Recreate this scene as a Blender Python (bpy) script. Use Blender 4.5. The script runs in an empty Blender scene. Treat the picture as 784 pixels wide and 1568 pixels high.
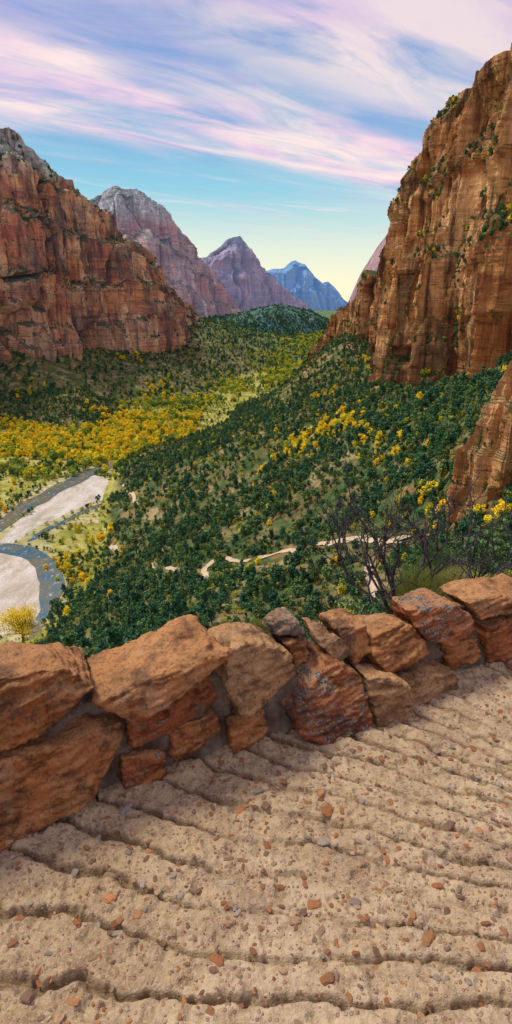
import bpy, bmesh, math, random
import numpy as np
from mathutils import Vector
rng=np.random.default_rng(7); random.seed(7)
scene=bpy.context.scene
coll=scene.collection
# ------------------------------------------------------------------ helpers
def pixel_to_world(bx,by,Y):
    """image pixel (bx, by) + assumed depth Y -> world position, eye at the origin"""
    xc=(bx-392)/900; yc=(784-by)/900
    d=.9397+.3420*yc; k=(-.3420+.9397*yc)/d
    return (xc/d*Y, Y, k*Y)
def _h(ix,iy,iz,seed):
    h=(ix.astype(np.int64)*374761393+iy.astype(np.int64)*668265263+iz.astype(np.int64)*2147483647+seed*974634777)&0xffffffff
    h=((h^(h>>13))*1274126177)&0xffffffff
    h=((h^(h>>16))*2246822519)&0xffffffff
    h=h^(h>>15)
    return (h&0xffffff)/float(0xffffff)
def vnoise(x,y,z,seed=0):
    x=np.asarray(x,float);y=np.asarray(y,float);z=np.asarray(z,float)
    x,y,z=np.broadcast_arrays(x,y,z)
    ix=np.floor(x);iy=np.floor(y);iz=np.floor(z)
    fx=x-ix;fy=y-iy;fz=z-iz
    ux=fx*fx*fx*(fx*(fx*6-15)+10);uy=fy*fy*fy*(fy*(fy*6-15)+10);uz=fz*fz*fz*(fz*(fz*6-15)+10)
    r=0
    for a in (0,1):
        for b in (0,1):
            for c in (0,1):
                w=(ux if a else 1-ux)*(uy if b else 1-uy)*(uz if c else 1-uz)
                r=r+w*_h(ix+a,iy+b,iz+c,seed)
    return r*2-1
def fbm(x,y,z=0.0,oct=4,seed=0,gain=.5):
    s=0;a=1;n=0;f=1.0
    for o in range(oct):
        s=s+a*vnoise(x*f+o*17.3,y*f-o*9.1,z*f+o*4.7,seed+o);n+=a;a*=gain;f*=2.03
    return s/n
def ridge(x,y,z=0.0,oct=4,seed=0,gain=.5):
    s=0;a=1;n=0;f=1.0
    for o in range(oct):
        s=s+a*(1-2*np.abs(vnoise(x*f+o*11.3,y*f+o*5.1,z*f-o*3.7,seed+o)));n+=a;a*=gain;f*=2.1
    return s/n
def sstep(a,b,x):
    t=np.clip((x-a)/(b-a),0,1);return t*t*(3-2*t)
def mesh_obj(name,verts,faces,mat=None,smooth=False,parent=None):
    me=bpy.data.meshes.new(name)
    verts=np.asarray(verts,dtype=np.float32)
    if isinstance(faces,np.ndarray):
        n=len(faces);k=faces.shape[1]
        me.vertices.add(len(verts));me.vertices.foreach_set("co",verts.ravel())
        me.loops.add(n*k);me.loops.foreach_set("vertex_index",faces.astype(np.int32).ravel())
        me.polygons.add(n);me.polygons.foreach_set("loop_start",np.arange(0,n*k,k,dtype=np.int32))
        me.update(calc_edges=True)
    else:
        me.from_pydata([tuple(map(float,v)) for v in verts],[],faces)
    me.polygons.foreach_set("use_smooth",[smooth]*len(me.polygons))
    me.update()
    ob=bpy.data.objects.new(name,me);coll.objects.link(ob)
    if mat:me.materials.append(mat)
    if parent:ob.parent=parent
    return ob
def grid_faces(nr,nc):
    i=np.arange(nr-1)[:,None]*nc+np.arange(nc-1)[None,:]
    i=i.ravel()
    return np.stack([i,i+1,i+nc+1,i+nc],1)
# ------------------------------------------------------------------ node helpers
class NT:
    def __init__(s,name):
        s.m=bpy.data.materials.new(name);s.m.use_nodes=True;s.t=s.m.node_tree;s.n=s.t.nodes;s.l=s.t.links
        s.b=s.n["Principled BSDF"];s.b.inputs["Specular IOR Level"].default_value=.15;s.b.inputs["Roughness"].default_value=.9
        s.pos=s.n.new("ShaderNodeNewGeometry")
    def P(s):return s.pos.outputs["Position"]
    def set(s,i,v):
        if v is None:return
        if isinstance(v,bpy.types.NodeSocket): s.l.new(v,i)
        else: i.default_value=v
    def mapping(s,vec,scale,rot=(0,0,0)):
        n=s.n.new("ShaderNodeMapping");n.inputs["Scale"].default_value=scale;n.inputs["Rotation"].default_value=rot;s.l.new(vec,n.inputs["Vector"]);return n.outputs[0]
    def noise(s,vec,scale=1,detail=5,rough=.55,dist=0,col=False):
        n=s.n.new("ShaderNodeTexNoise");n.inputs["Scale"].default_value=scale;n.inputs["Detail"].default_value=min(detail,7);n.inputs["Roughness"].default_value=rough;n.inputs["Distortion"].default_value=dist
        s.l.new(vec,n.inputs["Vector"]);return n.outputs["Color" if col else "Fac"]
    def voro(s,vec,scale=1,out="Distance",feature='F1',rnd=1):
        n=s.n.new("ShaderNodeTexVoronoi");n.feature=feature;n.inputs["Scale"].default_value=scale;n.inputs["Randomness"].default_value=rnd;s.l.new(vec,n.inputs["Vector"]);return n.outputs[out]
    def ramp(s,fac,stops,interp='LINEAR'):
        n=s.n.new("ShaderNodeValToRGB");r=n.color_ramp;r.interpolation=interp
        while len(r.elements)>1:r.elements.remove(r.elements[-1])
        r.elements[0].position=stops[0][0];c=stops[0][1];r.elements[0].color=(*c,1) if not isinstance(c,(int,float)) else (c,c,c,1)
        for p,c in stops[1:]:
            e=r.elements.new(p);e.color=(*c,1) if not isinstance(c,(int,float)) else (c,c,c,1)
        s.set(n.inputs[0],fac);return n.outputs[0]
    def mix(s,fac,a,b,mode='MIX'):
        n=s.n.new("ShaderNodeMix");n.data_type='RGBA';n.blend_type=mode
        s.set(n.inputs[0],fac)
        for i,v in ((6,a),(7,b)):
            if isinstance(v,tuple):n.inputs[i].default_value=(*v[:3],1)
            else:s.l.new(v,n.inputs[i])
        return n.outputs[2]
    def math(s,op,a,b=None,clamp=False):
        n=s.n.new("ShaderNodeMath");n.operation=op;n.use_clamp=clamp;s.set(n.inputs[0],a)
        if b is not None:s.set(n.inputs[1],b)
        return n.outputs[0]
    def maprange(s,v,a,b,c=0,d=1):
        n=s.n.new("ShaderNodeMapRange");s.set(n.inputs[0],v);n.inputs[1].default_value=a;n.inputs[2].default_value=b;n.inputs[3].default_value=c;n.inputs[4].default_value=d;return n.outputs[0]
    def sep(s,v):
        n=s.n.new("ShaderNodeSeparateXYZ");s.l.new(v,n.inputs[0]);return n.outputs
    def bump(s,h,dist,strength=1,nrm=None):
        n=s.n.new("ShaderNodeBump");n.inputs["Distance"].default_value=dist;n.inputs["Strength"].default_value=strength;s.l.new(h,n.inputs["Height"])
        if nrm is not None:s.l.new(nrm,n.inputs["Normal"])
        return n.outputs[0]
    def out(s,col=None,nrm=None,rough=None):
        if col is not None:s.set(s.b.inputs["Base Color"],col if not isinstance(col,tuple) else (*col,1))
        if nrm is not None:s.l.new(nrm,s.b.inputs["Normal"])
        if rough is not None:s.set(s.b.inputs["Roughness"],rough)
        return s.m
def rock_mat(name,strata,dark,top,z0,z1,k=1.0,haze=None,hf=0,veg=.5,bumpd=4,darkamt=.75,vegc=(.045,.085,.03)):
    N=NT(name);p=N.P()
    wob=N.noise(p,.008*k,3)
    st=N.noise(N.mapping(p,(.002*k,.002*k,.022*k)),1,6,.62,.5)
    n=len(strata)
    col=N.ramp(st,[(.30+.40*i/(n-1),c) for i,c in enumerate(strata)])
    bl=N.noise(N.mapping(p,(.012*k,.012*k,.006*k)),1,6,.6,.5)
    col=N.mix(N.ramp(bl,[(.44,0.),(.60,.75)]),col,tuple(min(1,c*1.35+.03) for c in strata[-1]))
    bl2=N.noise(N.mapping(p,(.006*k,.006*k,.012*k),(.2,.1,0)),1,6,.65,.8)
    col=N.mix(N.ramp(bl2,[(.50,0.),(.62,.7)]),col,(strata[0][0]*1.9,strata[0][1]*1.6,strata[0][2]*1.7))
    z=N.sep(p)[2]
    zz=N.math('ADD',z,N.math('MULTIPLY',N.math('SUBTRACT',wob,.5),(z1-z0)*2.0))
    tf=N.maprange(zz,z0,z1)
    fine=N.noise(N.mapping(p,(.05*k,.05*k,.12*k)),1,6,.65)
    topc=N.mix(N.ramp(fine,[(.38,0.),(.62,1.)]),tuple(c*.62 for c in top),top)
    col=N.mix(tf,col,topc)
    sk=N.noise(N.mapping(p,(.05*k,.05*k,.004*k)),1,7,.65,.2)
    col=N.mix(N.ramp(sk,[(.38,darkamt),(.50,0.)]),col,dark)
    sk2=N.noise(N.mapping(p,(.013*k,.013*k,.003*k)),1,4,.6,.2)
    col=N.mix(N.ramp(sk2,[(.38,darkamt*.85),(.50,0.)]),col,dark)
    cr=N.noise(N.mapping(p,(.02*k,.02*k,.16*k)),1,6,.7)
    col=N.mix(N.ramp(cr,[(.34,.7),(.42,0.)]),col,tuple(c*.6 for c in dark))
    if veg>0:
        nz=N.sep(N.pos.outputs["Normal"])[2]
        vn=N.noise(p,.06*k,6,.7)
        vf=N.math('ADD',N.math('MULTIPLY',nz,.55),vn)
        col=N.mix(N.ramp(vf,[(.82-.1*veg,0.),(.89-.1*veg,.9)]),col,vegc)
    if haze: col=N.mix(hf,col,haze)  # aerial haze painted into the rock colour
    h=N.noise(N.mapping(p,(.09*k,.09*k,.02*k)),1,7,.68)
    h2=N.noise(N.mapping(p,(.02*k,.02*k,.3*k)),1,5,.6)
    hh=N.math('ADD',h,N.math('MULTIPLY',h2,.25))
    m=N.out(col,N.bump(hh,bumpd/k))
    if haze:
        N.b.inputs["Emission Color"].default_value=(*haze,1);N.b.inputs["Emission Strength"].default_value=hf*.34  # faint glow imitates airlight in front of the rock
    return m
# ------------------------------------------------------------------ landmark tables (image x, image y, assumed depth) base + crest
A=[(-250,560,1150,-250,150,1500),(-120,560,1350,-100,170,1750),(0,555,1500,0,198,1900),(60,548,1620,35,215,1950),(120,542,1750,75,255,2000),(160,542,1850,110,290,2080),(200,538,1950,135,308,2150),(230,535,2050,175,345,2230),(250,525,2200,208,380,2330),(270,515,2350,228,428,2430),(285,505,2500,262,440,2550),(300,495,2700,290,485,2750)]
B=[(60,490,3300,60,360,3700),(130,490,3400,125,320,3800),(180,490,3450,150,298,3850),(210,490,3500,178,283,3850),(240,490,3550,205,288,3900),(265,490,3650,232,312,3950),(285,488,3750,262,345,4000),(305,488,3900,285,372,4100),(325,486,4050,305,400,4200),(340,485,4200,322,425,4300),(355,483,4400,345,465,4450)]
C=[(290,485,5000,290,400,5400),(320,482,5100,318,390,5450),(345,480,5200,335,380,5500),(365,480,5300,352,364,5500),(385,478,5400,372,366,5550),(400,478,5500,388,382,5600),(415,477,5600,402,405,5700),(435,476,5750,425,432,5800),(450,476,5900,445,452,5950),(470,478,6100,462,474,6100)]
D=[(390,478,8000,395,420,8500),(420,478,8000,418,413,8500),(440,478,8100,435,412,8500),(455,478,8200,452,400,8600),(470,478,8300,468,408,8600),(485,478,8400,482,425,8700),(497,478,8500,495,434,8700),(510,478,8600,505,430,8800),(520,478,8700,516,448,8900),(535,478,8900,530,466,9000),(600,478,9000,600,462,9200)]
E=[(570,475,2600,572,425,2600),(585,475,2600,583,400,2620),(595,475,2600,592,375,2640),(605,475,2600,602,350,2660),(620,475,2600,612,338,2680),(640,475,2600,625,330,2700),(680,475,2600,680,320,2700)]
F=[(488,545,1900,488,540,1900),(500,545,1750,505,505,1700),(520,545,1550,527,472,1500),(540,540,1350,548,462,1350),(555,530,1200,560,415,1250),(575,535,1100,575,425,1130),(590,560,950,598,392,1000),(600,590,850,618,370,890),(616,605,740,625,280,800),(640,600,680,640,245,760),(668,592,610,676,180,700),(705,585,560,738,145,640),(740,575,510,750,108,590),(784,555,460,790,70,540),(850,540,410,860,35,480),(950,520,360,960,10,430),(1150,500,300,1150,-20,370)]
G=[(722,742,222,726,690,222),(736,745,215,745,650,216),(750,748,205,760,600,211),(780,755,195,784,545,208),(840,770,185,850,490,203),(950,780,170,960,430,198)]
H=[(300,520,3200,300,492,3300),(350,525,3200,340,484,3800),(400,525,3200,390,474,4200),(450,520,3400,430,467,4500),(490,505,3800,470,475,4600),(515,500,4200,505,492,4600)]
# ------------------------------------------------------------------ terrain height (thin-plate spline through points estimated from image pixels, plus guard points)
ctrl=[(0,4,-3.2),(-3,4,-3.4),(4,4,-3.2),(3,8,-4.8),(0,10,-8),(6,10,-5.9),(7.5,15,-8.4),(12,25,-14.3),(0,30,-24),(14,30,-17.5),(22,40,-23),(25,25,-13),(0,60,-48),(28,60,-33),(50,60,-26),(-40,20,-30),(-100,20,-75),(60,20,-8),
(0,100,-76),(0,200,-125),(0,300,-155),(-63,360,-186),(45,100,-54),(60,150,-72),(81,220,-90),(-60,150,-104),(-130,150,-150),(-300,100,-255),
(-160,425,-250),(-219,1000,-250),(-117,1470,-250),(-20,1640,-252),(60,1850,-252),(130,2050,-250),(180,2300,-248),
(0,750,-158),(160,700,-100),(100,1000,-140),(188,1200,-70),(30,450,-150),(100,450,-98),(128,350,-70),(-100,700,-200),(0,1200,-218),(100,1500,-212),(60,1300,-190),(150,1800,-200),
(-539,1225,-250),(-313,1500,-250),(-78,1720,-252),(-300,900,-275),(-220,600,-270),(-400,700,-270),(-260,1150,-265),(-600,900,-270),(-280,450,-268),(-500,400,-265),
(-60,1680,-254),(80,2100,-252),(200,2700,-238),(290,3200,-215),(350,3800,-190),(600,6000,-150),(-450,1400,-215),(-560,1400,-200),(-800,1000,-150),
(400,300,60),(400,800,40),(500,1400,0),(600,2000,-60),(-700,3000,-110),(-1200,5000,-120),(0,5000,-140),(1500,5000,-120),(2000,9000,-150),(-2000,9000,-150),(500,9000,-170),(-900,500,-200),(3000,4000,-100),(-3000,4000,-100),(1500,1500,50)]
for S in (F,A,B,C,G[1:5]):
    for q in S:
        ctrl.append(pixel_to_world(q[0],q[1],q[2]))
ctrl.append(pixel_to_world(110,600,1330));ctrl.append(pixel_to_world(60,600,1400));ctrl.append(pixel_to_world(230,590,1600))
CP=np.array(ctrl,float)
def feat(x,y):
    r=np.hypot(x,y);return np.arctan2(x,y)*1.6,np.log(r+25)
cf=np.stack(feat(CP[:,0],CP[:,1]),1)
def Uf(d2): return np.where(d2>1e-12,.5*d2*np.log(np.maximum(d2,1e-12)),0)
n=len(CP);K=Uf(((cf[:,None]-cf[None])**2).sum(-1))+np.eye(n)*2e-4
M=np.zeros((n+3,n+3));M[:n,:n]=K;M[:n,n]=1;M[:n,n+1:]=cf;M[n,:n]=1;M[n+1:,:n]=cf.T
wt=np.linalg.solve(M,np.concatenate([CP[:,2],[0,0,0]]))
def tps(x,y):
    x=np.asarray(x,float);y=np.asarray(y,float);u,v=feat(x.ravel(),y.ravel());o=np.empty(len(u))
    for i in range(0,len(u),20000):
        a=np.stack([u[i:i+20000],v[i:i+20000]],1)
        d2=((a[:,None]-cf[None])**2).sum(-1)
        o[i:i+20000]=Uf(d2)@wt[:n]+wt[n]+a@wt[n+1:]
    return o.reshape(x.shape)
def ground_h(x,y):
    x=np.asarray(x,float);y=np.asarray(y,float)
    z=tps(x,y);r=np.hypot(x,y)
    # the ledge falls away at least this steeply from the path near the eye
    cap=-2.6-.50*np.maximum(y-3,0)-.12*np.maximum(0,4-x/np.maximum(y,1)*8)
    w=1-sstep(60,140,r);z=np.where(z>cap,z*(1-w)+cap*w,z)
    up=sstep(-252,-235,z)
    g=ridge(x/90,y/90,0,4,3)*np.clip((r-40)/200,0,1)*10+fbm(x/18,y/18,0,3,9)*np.clip(r/80,0,1)*1.8+fbm(x/1.5,y/1.5,0,3,4)*.12
    z=z+g*up
    e=3.0
    return -250+np.where(z+250>e,z+250,np.where(z+250<-e,0,(z+250+e)**2/(4*e)))
def on_ground(bx,by):
    """where the line of sight through this image pixel meets the ground"""
    Ys=np.exp(np.linspace(math.log(30),math.log(6000),500))
    q=pixel_to_world(bx,by,1.0)
    hz=ground_h(q[0]*Ys,Ys)
    b=np.where(q[2]*Ys<hz)[0]
    Y=Ys[b[0]] if len(b) else 1500
    return (q[0]*Y,Y)
nc=620;nr=560
th=np.radians(np.concatenate([np.linspace(-80,-34,60,endpoint=False),np.linspace(-34,34,nc-120),np.linspace(34,80,61)[1:]]))
rr=np.exp(np.linspace(math.log(3.6),math.log(16000),nr))
T,R=np.meshgrid(th,rr);X=R*np.sin(T);Yy=R*np.cos(T)
Zg=ground_h(X,Yy)
# ---- ground material
N=NT("ground_soil");p=N.P()
z=N.sep(p)[2]
n1=N.noise(p,.02,6,.6);n2=N.noise(p,.15,6,.7)
soil=N.ramp(n1,[(.35,(.22,.11,.05)),(.5,(.30,.20,.09)),(.62,(.42,.32,.17))])
scrub=N.ramp(n2,[(.35,(.025,.06,.025)),(.55,(.07,.12,.035)),(.7,(.17,.19,.055))])
hill=N.mix(N.ramp(N.noise(p,.05,7,.7),[(.46,1.),(.62,.0)]),soil,scrub)
near=N.mix(N.ramp(N.noise(p,1.2,7,.75),[(.42,0.),(.58,1.)]),(.10,.13,.04),(.30,.21,.11))
yv=N.sep(p)[1]
hill=N.mix(N.maprange(yv,60,120),near,hill)
flat=N.ramp(N.noise(p,.018,7,.65),[(.35,(.12,.17,.03)),(.5,(.40,.38,.07)),(.65,(.56,.50,.18))])
flat=N.mix(N.ramp(n2,[(.4,.5),(.6,0.)]),flat,(.09,.12,.03))
col=N.mix(N.maprange(z,-247,-240),flat,hill)
col=N.mix(N.maprange(yv,2300,3200),col,N.ramp(N.noise(p,.012,7,.75),[(.4,(.04,.10,.06)),(.62,(.16,.24,.08))]))
N.out(col,N.bump(N.noise(p,.3,7,.7),1.5))
ground=mesh_obj("ground",np.stack([X.ravel(),Yy.ravel(),Zg.ravel()],1),grid_faces(nr,nc),N.m,True)
# ------------------------------------------------------------------ cliffs
def cliff(name,S,mat,nu,nv,big,mid,small,terr=4,lb=160,lm=28,ls=9,jag=.02,seed=1,taper=.35,power=1.0,back=True,sink=15,steep=.25,colm=.8,crack=.8):
    b=np.array([pixel_to_world(*q[:3]) for q in S]);c=np.array([pixel_to_world(*q[3:]) for q in S])
    mid_=(b+c)/2;seg=np.hypot(*(np.diff(mid_[:,:2],axis=0)).T)/((mid_[1:,1]+mid_[:-1,1])/2)
    s=np.concatenate([[0],np.cumsum(seg)]);u=np.linspace(0,s[-1],nu)
    bb=np.stack([np.interp(u,s,b[:,i]) for i in range(3)],1);cc=np.stack([np.interp(u,s,c[:,i]) for i in range(3)],1)
    kk=max(3,nu//25);ker=np.hanning(kk+2)[1:-1];ker/=ker.sum()
    def sm(a,kr=ker,w=kk):
        pad=np.pad(a,((w,w),(0,0)),mode='edge');return np.stack([np.convolve(pad[:,i],kr,'same')[w:-w] for i in range(a.shape[1])],1)
    bb=sm(bb);k2=np.ones(5)/5;cc=sm(cc,k2,5)
    t=np.gradient(sm((bb+cc)/2)[:,:2],axis=0);t/=np.linalg.norm(t,axis=1)[:,None]+1e-9
    nrm=np.stack([t[:,1],-t[:,0]],1);
    v=np.linspace(0,1,nv)[:,None]
    bx,by,bz=bb.T;cx,cy,cz=cc.T
    Hh=np.maximum(cz-bz,5)
    jn=ridge(cx/lm/1.3,cy/lm/1.3,seed*3.1,4,seed+40)
    vj=vnoise(cx/lm/.9,cy/lm/.9,seed*1.7,seed+45)*3;jq=(np.floor(vj)+sstep(.8,1,vj-np.floor(vj)))/3
    cz=cz+(jn+1.0*jq)*Hh*jag
    z=(bz-sink)+(cz-bz+sink)*v
    tt=v*terr+.6*fbm(bx/(lb*1.2),by/(lb*1.2),seed,3,seed+5)[None]*1.0+.15*fbm(bx/30,by/30,v*3,2,seed+6)
    fr=tt-np.floor(tt);st=(np.floor(tt)+sstep(.70,1.0,fr))/terr
    f=np.clip(steep*v+(1-steep)*st,0,1)**power
    f=f*(1-sstep(.9,1,v))+sstep(.9,1,v)*1.0
    x=bx+(cx-bx)*f;y=by+(cy-by)*f
    tp=(1-(1-taper)*v**1.5)
    tpc=1-.75*sstep(.9,1,v)
    rb=ridge(x/lb,y/lb,z/(lb*6),3,seed)
    d=big*rb*tp
    rm=ridge(x/lm,y/lm,z/(lm*9),3,seed+11,.5)
    d=d+mid*rm*tpc
    # blocky joints: quantised steps give vertical columns and bedding ledges
    vq=vnoise(x/(lm*.8),y/(lm*.8),z/(lm*5),seed+77)*3.5
    fq=vq-np.floor(vq);q=(np.floor(vq)+sstep(.76,.98,fq))/3.5
    d=d+mid*colm*q*tpc
    vq=vnoise(x/(lm*.32),y/(lm*.32),z/(lm*2.4),seed+78)*3
    fq=vq-np.floor(vq);q=(np.floor(vq)+sstep(.74,.98,fq))/3
    d=d+mid*colm*.42*q*tpc
    # horizontal bedding: harder beds stand proud
    bed=vnoise(x/(lb*3),y/(lb*3),z/(lm*.55),seed+95)*3;fb_=bed-np.floor(bed)
    d=d+mid*.25*(np.floor(bed)+sstep(.75,1,fb_))/3*tpc
    # deep vertical joints / slot gullies
    g1=vnoise(x/(lb*.55)+.2*fbm(x/lm,y/lm,z/lm,2,seed+90),y/(lb*.55),z/(lb*5),seed+91)
    d=d-big*crack*np.exp(-(g1/.085)**2)*tpc
    g2=vnoise(x/(lm*.9),y/(lm*.9),z/(lm*9),seed+92)
    d=d-mid*crack*.9*np.exp(-(g2/.08)**2)*tpc
    d=d+small*fbm(x/ls,y/ls,z/(ls*1.5),4,seed+21,.6)+small*.5*ridge(x/(ls*8),y/(ls*8),z/(ls*1.6),3,seed+31)*tpc
    X=x+nrm[:,0]*d;Y=y+nrm[:,1]*d;Z=z+small*.6*fbm(x/ls,y/ls,z/ls,3,seed+51)
    P=[np.stack([X,Y,np.broadcast_to(Z,X.shape)],2)]
    if back:
        last=P[0][-1]
        for off,dr in ((.12,.02),(.35,.15),(.8,.5),(1.3,1.1)):
            r=last.copy();r[:,0]-=nrm[:,0]*Hh*off;r[:,1]-=nrm[:,1]*Hh*off;r[:,2]-=Hh*dr-jn*Hh*.01;P.append(r[None])
    P=np.concatenate(P,0);nrw=P.shape[0]
    ob=mesh_obj(name,P.reshape(-1,3),grid_faces(nrw,nu)[:,::-1].copy(),mat,False)
    return ob,P[:nv]
mF=rock_mat("sandstone_orange",[(.19,.07,.028),(.48,.18,.055),(.66,.33,.12),(.34,.12,.045),(.72,.43,.19)],(.06,.027,.018),(.54,.45,.28),200,260,2.2,veg=.9,bumpd=11,darkamt=.85)
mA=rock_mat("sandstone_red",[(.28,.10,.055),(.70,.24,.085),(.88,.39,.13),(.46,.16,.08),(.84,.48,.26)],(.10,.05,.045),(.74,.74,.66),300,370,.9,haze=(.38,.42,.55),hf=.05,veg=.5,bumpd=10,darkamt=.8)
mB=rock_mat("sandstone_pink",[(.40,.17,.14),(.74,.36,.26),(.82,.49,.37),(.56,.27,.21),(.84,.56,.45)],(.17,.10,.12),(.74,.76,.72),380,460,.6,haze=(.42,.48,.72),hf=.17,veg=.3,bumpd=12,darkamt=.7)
mC=rock_mat("sandstone_violet_haze",[(.38,.18,.18),(.66,.35,.32),(.72,.45,.40),(.52,.27,.27)],(.15,.11,.16),(.54,.60,.66),380,500,.5,haze=(.36,.46,.76),hf=.34,veg=.3,bumpd=14,darkamt=.65)  # violet cast is distance haze painted into the rock
mD=rock_mat("sandstone_blue_haze",[(.26,.20,.24),(.38,.30,.36),(.44,.36,.42),(.32,.26,.31)],(.11,.12,.20),(.34,.42,.52),200,500,.4,haze=(.20,.44,.80),hf=.58,veg=.1,bumpd=14)  # blue is distance haze painted into the rock, not its own colour
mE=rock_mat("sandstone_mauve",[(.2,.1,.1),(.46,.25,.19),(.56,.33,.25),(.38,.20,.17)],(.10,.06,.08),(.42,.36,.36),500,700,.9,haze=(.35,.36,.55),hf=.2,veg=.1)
mH=NT("forested_hill_scrub");p=mH.P();mH.out(mH.ramp(mH.noise(p,.02,7,.8),[(.4,(.04,.10,.08)),(.55,(.09,.18,.10)),(.66,(.20,.24,.10))]),mH.bump(mH.noise(p,.02,7,.8),30));mH.b.inputs["Emission Color"].default_value=(.14,.32,.44,1);mH.b.inputs["Emission Strength"].default_value=.18  # bluish emission paints distance haze onto the hill
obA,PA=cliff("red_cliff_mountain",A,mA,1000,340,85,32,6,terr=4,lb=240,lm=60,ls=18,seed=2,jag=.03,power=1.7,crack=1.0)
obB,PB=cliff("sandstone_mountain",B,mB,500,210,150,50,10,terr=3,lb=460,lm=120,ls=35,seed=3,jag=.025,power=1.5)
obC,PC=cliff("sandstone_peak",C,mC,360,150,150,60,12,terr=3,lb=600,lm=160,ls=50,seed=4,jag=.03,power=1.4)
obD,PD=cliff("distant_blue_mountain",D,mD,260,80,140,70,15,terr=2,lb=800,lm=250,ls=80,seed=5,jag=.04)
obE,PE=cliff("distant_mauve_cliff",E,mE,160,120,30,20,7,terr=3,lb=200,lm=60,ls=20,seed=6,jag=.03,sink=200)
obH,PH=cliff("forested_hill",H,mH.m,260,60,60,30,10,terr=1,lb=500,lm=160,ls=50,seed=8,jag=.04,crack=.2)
obF,PF=cliff("orange_cliff",F,mF,1350,430,34,16,1.8,terr=4,lb=95,lm=30,ls=7,seed=12,jag=.045,colm=1.1,crack=1.25)
obG,PG=cliff("cliff_buttress",G,mF,340,280,5,5.0,1.0,terr=2,lb=36,lm=11,ls=3.5,seed=14,jag=.06,colm=1.0,crack=1.0,taper=.6)
# ------------------------------------------------------------------ river, gravel bars
def FL(px,py):
    q=pixel_to_world(px,py,1.0);Y=-250/q[2];return (q[0]*Y,Y)
def smooth_poly(pts,it=3):
    pts=np.array(pts,float)
    for _ in range(it):
        nx=np.roll(pts,-1,0);pts=np.stack([.75*pts+.25*nx,.25*pts+.75*nx],1).reshape(-1,2)
    return pts
def flat_sheet(name,pts,z,mat,jit=0):
    q=smooth_poly([FL(*p) for p in pts],3)
    if jit:
        q=q+jit*np.stack([fbm(q[:,0]/14,q[:,1]/14,0,3,5),fbm(q[:,0]/14,q[:,1]/14,3,3,6)],1)
    bm=bmesh.new();vs=[bm.verts.new((a,b,z)) for a,b in q];f=bm.faces.new(vs)
    bmesh.ops.triangulate(bm,faces=[f]);bmesh.ops.recalc_face_normals(bm,faces=bm.faces)
    for f in bm.faces:
        if f.normal.z<0:f.normal_flip()
    me=bpy.data.meshes.new(name);bm.to_mesh(me);bm.free();me.materials.append(mat)
    ob=bpy.data.objects.new(name,me);coll.objects.link(ob);return ob,q
N=NT("river_water");p=N.P()
wc=N.ramp(N.noise(p,.03,4),[(.4,(.05,.13,.18)),(.6,(.15,.15,.09))])
wc=N.mix(N.ramp(N.noise(N.mapping(p,(.25,.12,1)),1,6,.7),[(.57,0.),(.66,.6)]),wc,(.55,.63,.68))
N.out(wc,N.bump(N.noise(N.mapping(p,(.5,.3,1)),1,4),.15),.15);N.b.inputs["Specular IOR Level"].default_value=.4;mW=N.m
N=NT("river_gravel");p=N.P()
gc=N.ramp(N.noise(N.mapping(p,(.05,.02,1),(0,0,.5)),1,7,.7,.8),[(.35,(.38,.33,.25)),(.5,(.54,.50,.43)),(.62,(.64,.62,.58))])
gc=N.mix(N.ramp(N.noise(N.mapping(p,(.08,.015,1),(0,0,.6)),1,5,.6,1.),[(.56,0.),(.64,.6)]),gc,(.30,.33,.22))
N.out(N.mix(N.ramp(N.noise(p,.5,5),[(.4,0.),(.7,.6)]),gc,(.30,.26,.19)),N.bump(N.noise(p,.8,6),.4));mGr=N.m
N=NT("sand_bank");p=N.P()
N.out(N.mix(N.ramp(N.noise(p,.12,6,.7),[(.45,0.),(.6,.8)]),N.ramp(N.noise(p,.03,6),[(.35,(.38,.34,.15)),(.6,(.54,.48,.27))]),(.18,.22,.05)),N.bump(N.noise(p,.8,6),.4));mSb=N.m
flat_sheet("sand_bank",[(-80,870),(-60,820),(0,785),(70,735),(130,712),(190,715),(205,760),(180,800),(120,800),(70,825),(105,870),(108,920),(80,975),(20,1010),(-70,1010)],-249.88,mSb,5)
bars=[[(-70,850),(0,835),(20,806),(60,774),(100,750),(135,730),(150,727),(190,750),(172,763),(122,777),(88,794),(55,806),(12,842),(-40,856)],
[(-60,842),(0,842),(30,848),(58,866),(64,900),(66,935),(50,958),(20,968),(-60,992)]]
wats=[[(178,704),(152,715),(130,720),(100,737),(84,741),(55,762),(35,767),(8,791),(-60,830),(-60,850),(0,815),(28,798),(50,777),(74,769),(94,751),(124,741),(140,729),(170,717),(184,711)],
[(-60,828),(0,832),(40,834),(76,850),(97,875),(97,905),(78,935),(62,965),(60,1000),(38,1000),(48,957),(64,935),(60,920),(60,890),(56,868),(33,853),(0,847),(-60,846)],
[(190,752),(178,765),(125,781),(92,799),(60,813),(40,830),(52,828),(68,816),(98,802),(128,785),(180,768),(196,756)]]
polys=[]
for b_ in bars:
    o,q=flat_sheet("gravel_bar",b_,-249.72,mGr,4);polys.append(q)
for w_ in wats:
    o,q=flat_sheet("river",w_,-249.45,mW,2.4);polys.append(q)
def inside(poly,x,y):
    r=np.zeros(len(x),bool);j=len(poly)-1
    for i in range(len(poly)):
        xi,yi=poly[i];xj,yj=poly[j]
        c=((yi>y)!=(yj>y))&(x<(xj-xi)*(y-yi)/(yj-yi+1e-12)+xi);r^=c;j=i
    return r
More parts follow.
